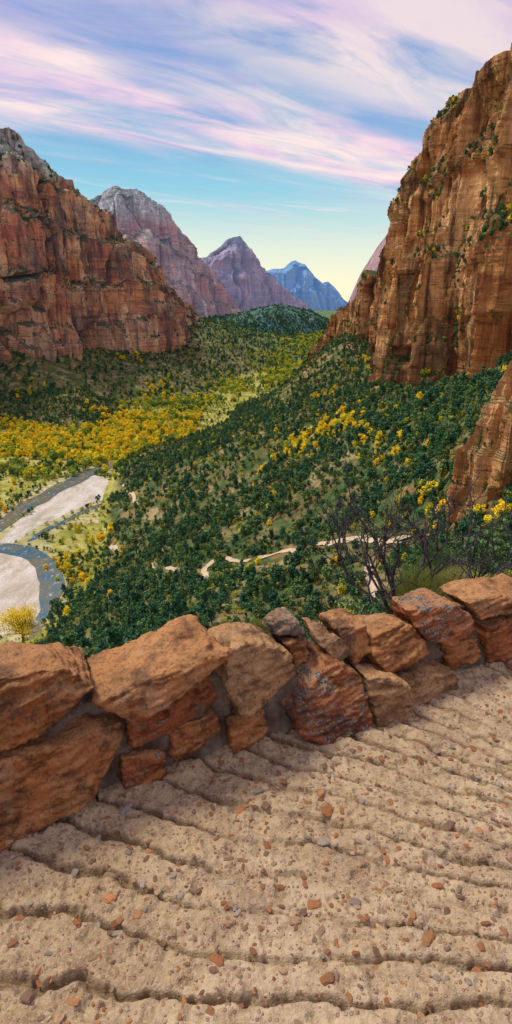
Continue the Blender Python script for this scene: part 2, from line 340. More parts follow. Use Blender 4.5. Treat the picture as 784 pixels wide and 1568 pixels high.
# ------------------------------------------------------------------ trail
N=NT("trail_dirt");p=N.P();N.out(N.ramp(N.noise(p,.4,5),[(.35,(.44,.33,.20)),(.65,(.60,.49,.35))]));mT=N.m
tr=[[(228,868),(250,872),(275,880)],[(300,890),(318,888),(310,878),(330,862),(352,856),(380,862)],[(395,855),(430,845),(490,834),(560,830),(622,832)],[(560,868),(562,885),(575,905),(580,925)],[(170,838),(178,850)],[(190,745),(210,775)]]
clear=[]
for k,t in enumerate(tr):
    g=np.array([on_ground(*q) for q in t])
    L=np.concatenate([[0],np.cumsum(np.hypot(*np.diff(g,axis=0).T))]);m=max(8,int(L[-1]/1.5));u=np.linspace(0,L[-1],m)
    gx=np.interp(u,L,g[:,0]);gy=np.interp(u,L,g[:,1])
    kr=np.ones(5)/5;gx[2:-2]=np.convolve(gx,kr,'valid');gy[2:-2]=np.convolve(gy,kr,'valid')
    gx+=vnoise(u/14,0,k,3)*1.5
    tx=np.gradient(gx);ty=np.gradient(gy);l=np.hypot(tx,ty)+1e-9;nx,ny=-ty/l,tx/l
    w=1.9;cols=[]
    for o in (-1,-.5,0,.5,1):
        a=gx+nx*w*o;b=gy+ny*w*o;cols.append(np.stack([a,b,ground_h(a,b)+.5],1))
    V=np.stack(cols,1).reshape(-1,3);mesh_obj("trail",V,grid_faces(m,5),mT,True);clear.append(np.stack([gx,gy],1)[::2])
    clear.append(np.stack([gx,gy-4],1)[::3])       # brush is cut back on the downhill (near) side too
clear=np.concatenate(clear)
# ------------------------------------------------------------------ vegetation
def leaf_mat(name,c1,c2,c3):
    N=NT(name);oi=N.n.new("ShaderNodeObjectInfo")
    r=N.ramp(oi.outputs["Random"],[(0,c1),(.5,c2),(1,c3)])
    N.out(r)
    N.b.inputs["Roughness"].default_value=.7
    return N.m
mGreen=leaf_mat("juniper_leaves",(.028,.10,.055),(.05,.15,.065),(.15,.23,.06))
mYel=leaf_mat("cottonwood_leaves",(.52,.52,.03),(.92,.74,.025),(.95,.62,.02))
mYel1=leaf_mat("cottonwood_gold",(.85,.66,.03),(.85,.66,.03),(.85,.66,.03))
mYG=leaf_mat("shrub_leaves",(.15,.26,.05),(.34,.38,.05),(.60,.52,.06))
mVal=leaf_mat("valley_leaves",(.10,.24,.05),(.38,.46,.05),(.82,.70,.03))
N=NT("bark");N.out((.09,.06,.045));mBark=N.m
def tree_mesh(name,h,w,leafmat,seed,ncl=14,per=26,ls=.42,trunk=.25,conic=.3,crs=1.0):
    r=np.random.default_rng(seed);V=[];Fc=[];mi=[]
    def tube(p0,p1,r0,r1,k=5):
        p0=np.array(p0,float);p1=np.array(p1,float);d=p1-p0;d/=np.linalg.norm(d);a=np.cross(d,[.3,.9,.1]);a/=np.linalg.norm(a);b=np.cross(d,a);i0=len(V)
        for pp,rad in ((p0,r0),(p1,r1)):
            for j in range(k):
                an=2*math.pi*j/k;V.append(pp+rad*(a*math.cos(an)+b*math.sin(an)))
        for j in range(k):Fc.append((i0+j,i0+(j+1)%k,i0+k+(j+1)%k,i0+k+j));mi.append(0)
    tube((0,0,-.6),(0,0,h*.55),w*.045,w*.025)
    for c in range(ncl):
        zf=r.uniform(trunk,1)
        rad=w*.5*math.sqrt(max(.05,1-((zf-.5)/.62)**2))*(1-conic*zf)
        an=r.uniform(0,6.28);q=r.uniform(.25,1)
        cx,cy,cz=rad*q*math.cos(an),rad*q*math.sin(an),h*zf*.93
        tube((0,0,cz*.45),(cx,cy,cz),w*.016,w*.006,3)
        cr=w*r.uniform(.14,.25)*crs
        for l in range(per):
            d=r.normal(size=3);d/=np.linalg.norm(d);pp=np.array([cx,cy,cz])+d*cr*r.uniform(.45,1.15)*np.array([1,1,.8])
            nn=d+r.normal(size=3)*.6;nn/=np.linalg.norm(nn);a=np.cross(nn,r.normal(size=3));a/=np.linalg.norm(a);b=np.cross(nn,a);s_=ls*r.uniform(.6,1.3)
            i0=len(V)
            V.extend([pp+a*s_,pp+b*s_*.7,pp-a*s_,pp-b*s_*.7]);Fc.append((i0,i0+1,i0+2,i0+3));mi.append(1)
    me=bpy.data.meshes.new(name);me.from_pydata([tuple(v) for v in V],[],Fc);me.materials.append(mBark);me.materials.append(leafmat);me.polygons.foreach_set("material_index",mi);me.update()
    return bpy.data.objects.new(name,me)
def scatter(name,protos,pts,scl,rotz):
    idx=rng.integers(0,len(protos),len(pts))
    me=bpy.data.meshes.new(name);me.vertices.add(len(pts));me.vertices.foreach_set("co",np.asarray(pts,np.float32).ravel())
    a=me.attributes.new("scl",'FLOAT','POINT');a.data.foreach_set("value",np.asarray(scl,np.float32))
    a=me.attributes.new("rz",'FLOAT_VECTOR','POINT');rv=np.zeros((len(pts),3),np.float32);rv[:,2]=rotz;rv[:,0]=rng.normal(0,.06,len(pts));a.data.foreach_set("vector",rv.ravel())
    a=me.attributes.new("pick",'INT','POINT');a.data.foreach_set("value",idx.astype(np.int32))
    ob=bpy.data.objects.new(name,me);coll.objects.link(ob)
    ng=bpy.data.node_groups.new(name+"_gn",'GeometryNodeTree')
    ng.interface.new_socket("Geometry",in_out='INPUT',socket_type='NodeSocketGeometry');ng.interface.new_socket("Geometry",in_out='OUTPUT',socket_type='NodeSocketGeometry')
    gi=ng.nodes.new("NodeGroupInput");go=ng.nodes.new("NodeGroupOutput")
    def na(nm,ty):
        q=ng.nodes.new("GeometryNodeInputNamedAttribute");q.data_type=ty;q.inputs["Name"].default_value=nm;return q.outputs["Attribute"]
    g2i=ng.nodes.new("GeometryNodeGeometryToInstance")
    for pr in reversed(protos):
        oi=ng.nodes.new("GeometryNodeObjectInfo");oi.inputs["Object"].default_value=pr;oi.inputs["As Instance"].default_value=True
        ng.links.new(oi.outputs["Geometry"],g2i.inputs[0])
    ip=ng.nodes.new("GeometryNodeInstanceOnPoints");ng.links.new(gi.outputs[0],ip.inputs["Points"]);ng.links.new(g2i.outputs[0],ip.inputs["Instance"])
    ip.inputs["Pick Instance"].default_value=True;ng.links.new(na("pick",'INT'),ip.inputs["Instance Index"])
    ng.links.new(na("rz",'FLOAT_VECTOR'),ip.inputs["Rotation"]);ng.links.new(na("scl",'FLOAT'),ip.inputs["Scale"])
    ng.links.new(ip.outputs[0],go.inputs[0])
    md=ob.modifiers.new("scatter",'NODES');md.node_group=ng
    return ob
jun=[tree_mesh("juniper_a",6,5,mGreen,1),tree_mesh("juniper_b",5,5.5,mGreen,2,conic=.1),tree_mesh("pinyon_c",7.5,4.6,mGreen,3,conic=.55),tree_mesh("juniper_d",4,4.4,mGreen,4)]
junf=[tree_mesh("juniper_fine_a",4,4.4,mGreen,21,26,120,.12,.12,.2,.85),tree_mesh("juniper_fine_b",5,4,mGreen,22,26,120,.12,.12,.5,.85),tree_mesh("shrub_fine",2.4,3.4,mYG,23,20,110,.09,.1,.1,.85)]
cot=[tree_mesh("cottonwood_a",12,10,mYel,5,20,30,.75,.2,.1),tree_mesh("cottonwood_b",13,9,mYel,6,20,30,.75,.2,.2),tree_mesh("cottonwood_c",9,10,mYel,7,18,30,.7,.2,.1)]
val=[tree_mesh("valley_tree_a",11,10,mVal,15,18,28,.8,.2,.1),tree_mesh("valley_tree_b",9,9,mVal,16,18,28,.75,.2,.2)]
shr=[tree_mesh("shrub_a",2.6,3.6,mYG,8,9,24,.3,.1,.1),tree_mesh("shrub_b",3.4,3.2,mYG,9,9,24,.3,.1,.1)]
def rock_mesh(name,seed):
    r=np.random.default_rng(seed);bm=bmesh.new()
    for _ in range(26):
        v=r.normal(size=3);v/=np.linalg.norm(v);v*=[1.2,.9,.75];bm.verts.new(np.sign(v)*np.abs(v)**.75)
    bmesh.ops.convex_hull(bm,input=list(bm.verts));bmesh.ops.delete(bm,geom=[v for v in bm.verts if not v.link_faces],context='VERTS')
    me=bpy.data.meshes.new(name);bm.to_mesh(me);bm.free();me.materials.append(mF);return bpy.data.objects.new(name,me)
rocks=[rock_mesh("boulder_a",1),rock_mesh("boulder_b",2),rock_mesh("boulder_c",3)]
def sector(nn,r0,r1,a=33):
    r=np.sqrt(rng.uniform(r0*r0,r1*r1,nn));t=np.radians(rng.uniform(-a,a,nn));return r*np.sin(t),r*np.cos(t)
# plan line of the right-hand cliff base, to keep trees out of the rock
fb=np.array([pixel_to_world(*q[:3]) for q in F]);o_=np.argsort(fb[:,1]);fbY=fb[o_,1];fbX=fb[o_,0]
ab=np.array([pixel_to_world(*q[:3]) for q in A]);abY=ab[:,1];abX=ab[:,0]
def ok(x,y,pad=0):
    m=np.ones(len(x),bool)
    for q in polys:m&=~inside(q,x,y)
    m&=~((x>np.interp(y,fbY,fbX)+30)&(y<1950)&(y>290))
    m&=~((x<np.interp(y,abY,abX)-110)&(y>1100)&(y<2750))
    return m
def trail_clear(x,y,r=4.4):
    m=np.ones(len(x),bool);idx=np.where(y<700)[0]
    for i in range(0,len(idx),4000):
        j=idx[i:i+4000];d=((x[j][:,None]-clear[:,0])**2+(y[j][:,None]-clear[:,1])**2).min(1);m[j]=d>r*r
    return m
bare=[(*on_ground(395,870),24),(*on_ground(455,800),9),(*on_ground(300,915),8),(*on_ground(420,815),10),(*on_ground(340,905),10),(*on_ground(110,585),45),(*on_ground(90,565),30)]
gx,gy,gs=[],[],[]
for nn,r0,r1,s0,s1 in ((8600,130,500,.6,1.25),(36000,500,1500,.7,1.35),(34000,1500,4300,1.2,2.4)):
    x,y=sector(nn,r0,r1);h=ground_h(x,y)
    den=.58+1.0*fbm(x/60,y/60,0,3,71)+.35*fbm(x/14,y/14,0,2,72)
    den=np.where(h>-246,den+.24,den-.5)
    den=np.where((y>1200)&(x<0)&(h>-244),den+.3,den)
    m=(rng.uniform(size=nn)<den)&ok(x,y)&trail_clear(x,y)
    for bx,by,br in bare:m&=((x-bx)**2+(y-by)**2)>(br*(1+.4*vnoise(x/5,y/5,0,8)))**2
    gx.append(x[m]);gy.append(y[m]);gs.append(rng.uniform(s0,s1,m.sum())*rng.choice([.5,.8,1,1.25],m.sum()))
x=np.concatenate(gx);y=np.concatenate(gy);s=np.concatenate(gs)
pts=[np.stack([x,y,ground_h(x,y)],1)];sc=[s]
def ledge_pts(Pm,cnt,smin,smax,thr=.45,clmin=-.1,sz=1.0):
    a=Pm[1:-1,2:]-Pm[1:-1,:-2];b=Pm[2:,1:-1]-Pm[:-2,1:-1];nn=np.cross(a,b);nz=np.abs(nn[...,2])/(np.linalg.norm(nn,axis=2)+1e-9)
    q=Pm[1:-1,1:-1]
    cl=vnoise(q[...,0]/40,q[...,1]/40,q[...,2]/30,91)
    i=np.argwhere((nz>thr)&(cl>clmin));i=i[rng.choice(len(i),min(cnt,len(i)),replace=False)]
    return Pm[i[:,0]+1,i[:,1]+1],rng.uniform(smin,smax,len(i))
ey=[]
for Pm,cnt,a_,b_,thr,cm in ((PF,6500,.3,1.0,.40,-.15),(PA,3000,.7,1.6,.5,-.1),(PH,3500,1.5,2.6,.3,-.6),(PG,60,.2,.4,.45,-.1)):
    q,w_=ledge_pts(Pm,cnt,a_,b_,thr,cm);pts.append(q);sc.append(w_)
    if Pm is PF: ey=q[::11],w_[::11]*.5
pts=np.concatenate(pts);sc=np.concatenate(sc)
scatter("juniper_forest",jun,pts,sc,rng.uniform(0,6.28,len(pts)))
x,y=sector(480,24,135,40);m=trail_clear(x,y)&~((x>np.interp(y,[0,100,200],[60,60,90])));x=x[m];y=y[m]
r_=7+55*rng.uniform(0,1,900)**1.5;t_=np.radians(rng.uniform(5,42,900));x=np.concatenate([x,r_*np.sin(t_)]);y=np.concatenate([y,r_*np.cos(t_)])
sc_=np.concatenate([rng.uniform(.35,.95,m.sum()),rng.uniform(.07,.15,900)+r_*.007])
scatter("juniper_thicket",junf,np.stack([x,y,ground_h(x,y)-.05],1),sc_,rng.uniform(0,6.28,len(x)))
# boulders on the slopes
x,y=sector(2600,150,1400);m=ok(x,y)&(ground_h(x,y)>-240)&(fbm(x/50,y/50,0,3,44)+.5*sstep(160,20,np.interp(y,fbY,fbX)-x)>.15);x=x[m];y=y[m]
scatter("boulders",rocks,np.stack([x,y,ground_h(x,y)],1),rng.uniform(.6,1.6,len(x))**2.2*np.clip(y/500,.5,1.6),rng.uniform(0,6.28,len(x)))
# cottonwoods
cp=[];cs=[]
x=rng.uniform(-760,-120,3200);y=rng.uniform(900,1330,3200);h=ground_h(x,y)
m=(h<-244)&ok(x,y)&(fbm(x/60,y/40,0,3,33)+.45*sstep(880,1000,y)>.14);cp.append((x[m],y[m]));cs.append(rng.uniform(.55,1.2,m.sum()))
x,y=sector(900,350,900);h=ground_h(x,y);m=(h<-246)&ok(x,y)&(rng.uniform(size=900)<.35);cp.append((x[m],y[m]));cs.append(rng.uniform(.3,.8,m.sum()))
for bx,by,rad,nn,s_ in ((455,690,12,18,.6),(470,680,12,18,.6),(490,668,14,24,.65),(510,658,14,24,.65),(530,650,12,16,.6),(585,485,35,20,1.2),(510,605,22,12,.7),(655,775,7,12,.5),(700,765,7,12,.5),(750,790,6,10,.45),(745,815,5,7,.4),(100,865,12,16,.6),(115,885,10,12,.6),(160,825,9,10,.7),(240,600,30,30,1.0),(160,632,30,24,1.0),(420,730,14,9,.45),(330,700,14,5,.5),(620,700,10,12,.5),(570,690,14,12,.5),(430,760,9,7,.45),(590,640,20,12,.6),(680,660,12,10,.5),(190,545,40,12,1.1),(40,605,30,16,.9),(560,560,20,10,.8)):
    g=on_ground(bx,by);x=g[0]+rng.normal(0,rad,nn);y=g[1]+rng.normal(0,rad*1.3,nn);cp.append((x,y));cs.append(s_*rng.uniform(.6,1.25,nn))
x,y=sector(1500,200,1400);h=ground_h(x,y);m=(h>-246)&ok(x,y)&trail_clear(x,y)&(fbm(x/80,y/80,0,2,99)+.25*(x>60)>.0);cp.append((x[m],y[m]));cs.append(rng.uniform(.25,.55,m.sum()))
x=np.concatenate([c[0] for c in cp]);y=np.concatenate([c[1] for c in cp]);s=np.concatenate(cs)
pp=np.concatenate([np.stack([x,y,ground_h(x,y)-.2],1),ey[0]]);s=np.concatenate([s,ey[1]])
scatter("cottonwood_grove",cot,pp,s,rng.uniform(0,6.28,len(pp)))
t=rng.uniform(0,1,3800);cy=1450+t*2500;cx=np.interp(cy,[1450,1700,2100,2700,3200,3950],[-200,-60,90,210,290,360])
x=cx+rng.normal(0,1,3800)*np.interp(cy,[1450,2500,4000],[60,80,120]);m=fbm(x/90,cy/90,0,3,35)>-.15
x=x[m];y=cy[m]
x2=rng.uniform(-760,-120,1700);y2=rng.uniform(820,1500,1700);m=(ground_h(x2,y2)<-242)&ok(x2,y2);x=np.concatenate([x,x2[m]]);y=np.concatenate([y,y2[m]])
scatter("valley_woodland",val,np.stack([x,y,ground_h(x,y)-.2],1),rng.uniform(.5,1.5,len(x)),rng.uniform(0,6.28,len(x)))
sx=[];sy=[];ss=[]
for nn,r0,r1,lo,hi in ((3200,120,500,.4,1.0),(7500,500,1500,.7,1.7),(3500,1500,3500,1.5,3.5)):
    x,y=sector(nn,r0,r1);m=ok(x,y)&trail_clear(x,y,2.5);sx.append(x[m]);sy.append(y[m]);ss.append(rng.uniform(lo,hi,m.sum()))
x=np.concatenate(sx);y=np.concatenate(sy);s=np.concatenate(ss)
scatter("shrubs",shr,np.stack([x,y,ground_h(x,y)],1),s,rng.uniform(0,6.28,len(x)))
# yellow cottonwood below the wall at the left
ct=tree_mesh("cottonwood_tree",7.0,8.2,mYel1,55,46,130,.13,.3,.0);coll.objects.link(ct)
q=pixel_to_world(34,968,105);ct.location=(q[0],q[1],q[2]-1.8)
# ------------------------------------------------------------------ foreground path
PZ=-1.6
O=np.array([-.82,1.42]);ax=np.array([.9066,.4219]);nx_=np.array([-.4219,.9066])
def axis(a,b,c,d,f,co):
    return np.concatenate([np.arange(a,b,co),np.arange(b,c,f),np.arange(c,d+co,co)])
xs=axis(-3.5,-1.1,1.55,4.6,.0042,.04);ys=axis(-3,.78,2.62,3.8,.0042,.04)
XX,YY=np.meshgrid(xs,ys)
pv=np.array([2.3,.72])
dx=XX-pv[0];dy=YY-pv[1];ang=np.arctan2(dy,-dx);rad=np.hypot(dx,dy)
ph=ang/.048+.8*fbm(XX*1.4,YY*1.4,0,3,200)+.18*fbm(XX*7,YY*7,0,3,201)+.10*fbm(XX*30,YY*30,0,2,205)
cell=np.floor(ph);f=ph-cell
on=fbm(rad*1.6+cell*7.31,cell*3.77,0,3,202)        # where along its length each scored line is deep
depth=.16+.84*sstep(-.2,.2,on)
wdt=.038+.032*(vnoise(rad*6,cell*5.1,0,203)+1)+.02*fbm(XX*25,YY*25,0,2,204)
dd=np.where(f<.5,f,(1-f)*.6)
groove=np.exp(-np.abs(dd/np.maximum(wdt,.018))**2.4)
prof=-.032*depth*groove+.008*depth*np.clip(f,0,1)**1.5*(1-np.exp(-((1-f)/.05)**2))
sc_l=np.clip(rad/1.6,.4,1.05)
Zp=PZ+prof*sc_l+.012*fbm(XX*1.7,YY*1.7,0,3,210)+.009*fbm(XX*12,YY*12,0,4,211)+.0055*fbm(XX*48,YY*48,0,3,212)
pit=vnoise(XX*38,YY*38,0,214);Zp-=.008*sstep(.4,.8,pit)
pit2=vnoise(XX*13,YY*13,0,216);Zp-=.009*sstep(.5,.7,pit2)
dW=(XX-O[0])*nx_[0]+(YY-O[1])*nx_[1]
Zp+= .03*sstep(-.12,.02,dW)*(.6+.6*vnoise(XX*9,YY*9,0,215))
def path_z(x,y):
    ix=np.clip(np.searchsorted(xs,x),0,len(xs)-1);iy=np.clip(np.searchsorted(ys,y),0,len(ys)-1);return Zp[iy,ix]
fc=grid_faces(len(ys),len(xs));dv=dW.ravel();fc=fc[(dv[fc].max(1)<.32)]
N=NT("path_concrete");p=N.P()
a=N.noise(p,1.6,5,.6);b=N.noise(p,22,6,.7);c=N.noise(p,160,3,.6)
col=N.ramp(a,[(.3,(.33,.235,.13)),(.5,(.42,.315,.185)),(.7,(.53,.415,.265))])
col=N.mix(N.ramp(b,[(.35,.75),(.55,0.)]),col,(.22,.14,.075))
col=N.mix(N.ramp(N.noise(p,4,6,.7),[(.50,0.),(.66,.6)]),col,(.25,.17,.10))
col=N.mix(N.ramp(c,[(.5,0.),(.7,.55)]),col,(.60,.50,.36))
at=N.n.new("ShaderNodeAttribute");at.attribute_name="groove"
col=N.mix(N.math('MULTIPLY',at.outputs["Fac"],.6),col,(.13,.08,.04))     # slit shade of the scored lines painted into the colour
vc=N.voro(p,75,"Color");vd=N.voro(p,75,"Distance")
chips=N.mix(N.sep(vc)[0],(.30,.13,.055),(.36,.29,.22))
sel=N.math('MULTIPLY',N.ramp(N.sep(vc)[1],[(.56,0.),(.60,1.)]),N.ramp(vd,[(.30,1.),(.38,0.)]))
col=N.mix(N.math('MULTIPLY',sel,.85),col,chips)
h=N.math('ADD',N.math('MULTIPLY',b,.7),N.math('MULTIPLY',c,.4));h=N.math('ADD',h,N.math('MULTIPLY',sel,.35))
N.out(col,N.bump(h,.012));mP=N.m
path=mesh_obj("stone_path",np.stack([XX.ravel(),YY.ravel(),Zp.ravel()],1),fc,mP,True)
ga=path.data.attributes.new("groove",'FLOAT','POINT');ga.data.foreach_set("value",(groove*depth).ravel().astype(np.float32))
# pebbles set in the path: one mesh
N=NT("pebble_stone");at=N.n.new("ShaderNodeAttribute");at.attribute_name="pc"
N.out(N.mix(N.ramp(N.noise(N.P(),60,4,.7),[(.35,.5),(.65,0.)]),at.outputs["Color"],(.16,.10,.06)),N.bump(N.noise(N.P(),90,4),.004));mPeb=N.m
bm=bmesh.new();bmesh.ops.create_icosphere(bm,subdivisions=2,radius=1);iv=np.array([v.co[:] for v in bm.verts]);ifc=np.array([[v.index for v in f.verts] for f in bm.faces]);bm.free()
NP=9000
px=rng.uniform(-1.2,1.7,NP);py=rng.uniform(.75,2.7,NP);d_=(px-O[0])*nx_[0]+(py-O[1])*nx_[1];m=(d_<-.02)&((vnoise(px*2.5,py*2.5,0,300)>-.4)|(rng.uniform(size=NP)<.3));px=px[m];py=py[m];NP=len(px)
sz=.0022+.0075*rng.uniform(size=NP)**4+ (rng.uniform(size=NP)<.03)*rng.uniform(.003,.011,NP)
pal=np.array([(.36,.14,.05),(.42,.20,.08),(.28,.20,.13),(.34,.30,.25),(.20,.12,.08),(.45,.31,.18),(.26,.11,.05),(.42,.28,.15)])
pc=pal[rng.integers(0,len(pal),NP)]*rng.uniform(.6,1.1,(NP,1))
VV=[];FF=[];CC=[]
for i in range(NP):
    th_=rng.uniform(0,6.28);e=np.array([sz[i]*rng.uniform(1,1.9),sz[i]*rng.uniform(.7,1.1),sz[i]*rng.uniform(.3,.6)])
    v=iv*(1+.22*rng.normal(size=(len(iv),1)).clip(-1,1));v=np.sign(v)*np.abs(v)**.75*e
    cth,sth=math.cos(th_),math.sin(th_);v=np.stack([v[:,0]*cth-v[:,1]*sth,v[:,0]*sth+v[:,1]*cth,v[:,2]],1)
    VV.append(v+[px[i],py[i],path_z(px[i],py[i])+e[2]*.05]);FF.append(ifc+i*len(iv));CC.append(np.repeat(pc[i][None],len(iv),0))
pb=mesh_obj("path_pebbles",np.concatenate(VV),np.concatenate(FF),mPeb,False)
ca=pb.data.color_attributes.new("pc",'FLOAT_COLOR','POINT');cc_=np.concatenate(CC);ca.data.foreach_set("color",np.concatenate([cc_,np.ones((len(cc_),1))],1).astype(np.float32).ravel())
# ------------------------------------------------------------------ stone wall
def stone_mat(name,c1,c2,c3,lichen=0):
    N=NT(name);p=N.P()
    a=N.noise(N.mapping(p,(3,3,7),(.3,.2,0)),1,6,.6,.6);b=N.noise(p,14,7,.7);c=N.noise(p,90,4,.7)
    col=N.ramp(a,[(.3,c1),(.5,c2),(.68,c3)])
    col=N.mix(N.ramp(b,[(.36,.85),(.54,0.)]),col,tuple(x*.32 for x in c1))
    col=N.mix(N.ramp(N.noise(p,6,6,.7),[(.54,0.),(.66,.5)]),col,(.42,.30,.18))
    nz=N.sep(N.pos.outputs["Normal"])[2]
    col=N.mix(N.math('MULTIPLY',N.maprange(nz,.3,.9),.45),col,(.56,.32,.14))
    col=N.mix(N.ramp(N.noise(p,4.5,5,.7),[(.36,.8),(.48,0.)]),col,(.08,.045,.03))
    col=N.mix(N.ramp(c,[(.34,.6),(.47,0.)]),col,(.05,.033,.02))
    if lichen:
        lf=N.ramp(N.noise(p,26,6,.75),[(.50,0.),(.54,1.)]);lf=N.math('MULTIPLY',lf,N.maprange(nz,.3,.6))
        lf=N.math('MULTIPLY',lf,N.ramp(N.noise(p,5,2),[(.45,0.),(.53,1.)]))
        col=N.mix(lf,col,N.ramp(N.noise(p,120,3),[(.4,(.04,.045,.04)),(.6,(.26,.27,.24))]))
    h=N.math('ADD',N.noise(N.mapping(p,(11,11,24),(.25,.12,0)),1,7,.7),N.math('MULTIPLY',c,.3))
    return N.out(col,N.bump(h,.024))
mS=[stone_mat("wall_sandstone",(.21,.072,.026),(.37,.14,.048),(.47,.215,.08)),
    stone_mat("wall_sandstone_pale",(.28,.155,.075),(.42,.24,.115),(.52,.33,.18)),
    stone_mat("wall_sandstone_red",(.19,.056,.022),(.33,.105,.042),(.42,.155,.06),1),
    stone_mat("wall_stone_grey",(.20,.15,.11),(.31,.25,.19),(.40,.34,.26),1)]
wall=bpy.data.objects.new("stone_wall",None);coll.objects.link(wall)
fr=bpy.data.objects.new("bedding_frame",None);coll.objects.link(fr);fr.parent=wall;fr.scale=(1,1,.2);fr.rotation_euler=(.10,-.12,0);fr.location=(0,0,PZ)
def w2(s,d,t):return (O[0]+ax[0]*s+nx_[0]*d,O[1]+ax[1]*s+nx_[1]*d,PZ+t)
tex=[]
for nm,sz_ in (("lump",.15),("bedding",.15),("chip",.04),("grit",.012)):
    t=bpy.data.textures.new(nm,'CLOUDS');t.noise_scale=sz_;t.noise_depth=3;tex.append(t)
tex[1].noise_type='HARD_NOISE'
def displace(ob,amps):
    for t,st_ in zip(tex,amps):
        m_=ob.modifiers.new("d",'DISPLACE');m_.texture=t;m_.strength=st_;m_.mid_level=.5
        if t.name=="bedding":m_.texture_coords='OBJECT';m_.texture_coords_object=fr
        else:m_.texture_coords='GLOBAL'
def block(name,front,d0,d1,lean,mat,backrise=.0,shrink=.05,vox=.0066,amp=1.0):
    r=np.random.default_rng(int(1000*abs(front[0][0])+77*abs(front[1][1])*10))
    front=[(s_,t_*.87) for s_,t_ in front];d1=d1*.82;backrise=0
    cs=sum(p[0] for p in front)/len(front);tmin=min(p[1] for p in front);tmax=max(p[1] for p in front);ct_=(tmin+tmax)/2
    V=[]
    for s_,t_ in front:
        k=(t_-tmin)/(tmax-tmin+1e-6)
        V.append(w2(s_+r.uniform(-.012,.012),d0+lean*k+r.uniform(-.025,.025),t_+r.uniform(-.01,.01)))
        V.append(w2(cs+(s_-cs)*(1-shrink)+r.uniform(-.03,.03),d1+r.uniform(-.04,.04),ct_+(t_-ct_)*(1-shrink)+backrise*k+r.uniform(-.03,.01)))
    bm=bmesh.new();vs=[bm.verts.new(v) for v in V];bmesh.ops.convex_hull(bm,input=vs)
    bmesh.ops.delete(bm,geom=[v for v in bm.verts if not v.link_faces],context='VERTS')
    bmesh.ops.recalc_face_normals(bm,faces=bm.faces)
    me=bpy.data.meshes.new(name);bm.to_mesh(me);bm.free();me.materials.append(mat)
    ob=bpy.data.objects.new(name,me);coll.objects.link(ob);ob.parent=wall
    bv=ob.modifiers.new("b",'BEVEL');bv.width=.009;bv.segments=1;bv.limit_method='ANGLE';bv.angle_limit=.4
    rm=ob.modifiers.new("r",'REMESH');rm.mode='VOXEL';rm.voxel_size=vox;rm.use_smooth_shade=True
    displace(ob,(.036*amp,.028*amp,.016*amp,.007*amp))
    return ob
ST=[([(-.28,.62),(.0,.62),(.27,.59),(.345,.48),(.16,.33),(-.3,.36)],-.02,.34,.08,0,.02),
([(-.3,.28),(.0,.27),(.23,.31),(.42,.315),(.43,.24),(.29,.04),(0,-.03),(-.3,-.03)],-.07,.3,.07,0,0),
([(.345,.44),(.46,.47),(.76,.54),(.825,.50),(.82,.44),(.60,.37),(.43,.33),(.36,.38)],-.03,.28,.06,0,.03),
([(.42,.29),(.6,.34),(.76,.38),(.785,.25),(.6,.15),(.445,.16)],.02,.28,.02,2,0),
([(.85,.51),(.95,.50),(1.06,.43),(1.09,.30),(.97,.21),(.855,.18),(.78,.33),(.79,.44)],-.03,.28,.08,1,.03),
([(.573,.18),(.76,.21),(.775,.10),(.58,.03)],.0,.2,.02,0,0),
([(.79,.18),(.95,.18),(.96,.05),(.80,.02)],-.02,.2,.03,0,0),
([(.385,.15),(.555,.12),(.565,-.02),(.38,-.02)],-.02,.2,.02,2,0),
([(1.03,.49),(1.17,.45),(1.19,.37),(1.06,.41)],.10,.33,.05,3,.0),
([(1.08,.39),(1.18,.38),(1.19,.26),(1.10,.27)],.06,.3,.03,0,.0),
([(1.035,.14),(1.10,.23),(1.24,.34),(1.36,.21),(1.375,.02),(1.2,-.04),(1.04,.04)],-.13,.2,.16,2,.03),
([(1.37,.22),(1.45,.23),(1.545,.15),(1.56,-.04),(1.38,-.02)],-.13,.12,.06,1,.0),
([(1.2,.40),(1.31,.395),(1.38,.28),(1.26,.25)],.04,.3,.04,1,.0),
([(1.29,.42),(1.46,.38),(1.47,.26),(1.36,.22)],.03,.3,.06,0,.0),
([(1.44,.35),(1.62,.37),(1.72,.31),(1.725,.19),(1.5,.15),(1.43,.22)],-.02,.3,.08,0,.02),
([(1.64,.42),(1.90,.40),(1.97,.33),(1.99,.24),(1.84,.20),(1.70,.29)],-.01,.32,.08,2,.02),
([(1.95,.40),(2.1,.41),(2.38,.36),(2.40,.28),(2.0,.29)],.0,.33,.06,0,.0),
([(1.82,.18),(2.01,.20),(2.07,.06),(1.87,.03)],.0,.26,.03,0,0),
([(2.04,.26),(2.3,.27),(2.5,.23),(2.52,0),(2.08,.01)],-.02,.3,.04,2,0),
([(1.56,.13),(1.82,.12),(1.86,-.01),(1.58,-.02)],-.10,.2,.06,1,0),
([(1.38,.16),(1.5,.16),(1.60,.10),(1.55,.0),(1.4,.0)],.0,.2,.04,0,0),
([(2.42,.37),(2.8,.35),(2.85,.2),(2.5,.22)],.0,.33,.06,0,.0),([(2.5,.19),(2.9,.18),(2.95,-.02),(2.55,-.02)],-.02,.3,.04,0,0),([(2.85,.36),(3.3,.33),(3.35,.1),(2.95,.1)],.0,.33,.06,2,.02),
([(-.75,.6),(-.33,.6),(-.34,.3),(-.78,.28)],-.02,.34,.07,2,.02),([(-.8,.26),(-.34,.25),(-.35,-.03),(-.8,-.03)],-.05,.3,.05,0,0),([(-1.3,.55),(-.8,.57),(-.82,.2),(-1.3,.2)],-.02,.34,.06,0,.02)]
for i,(fr_,d0,d1,ln,mi_,br) in enumerate(ST):
    block("stone_%d"%(i+1),fr_,d0,d1,ln,mS[mi_],br)
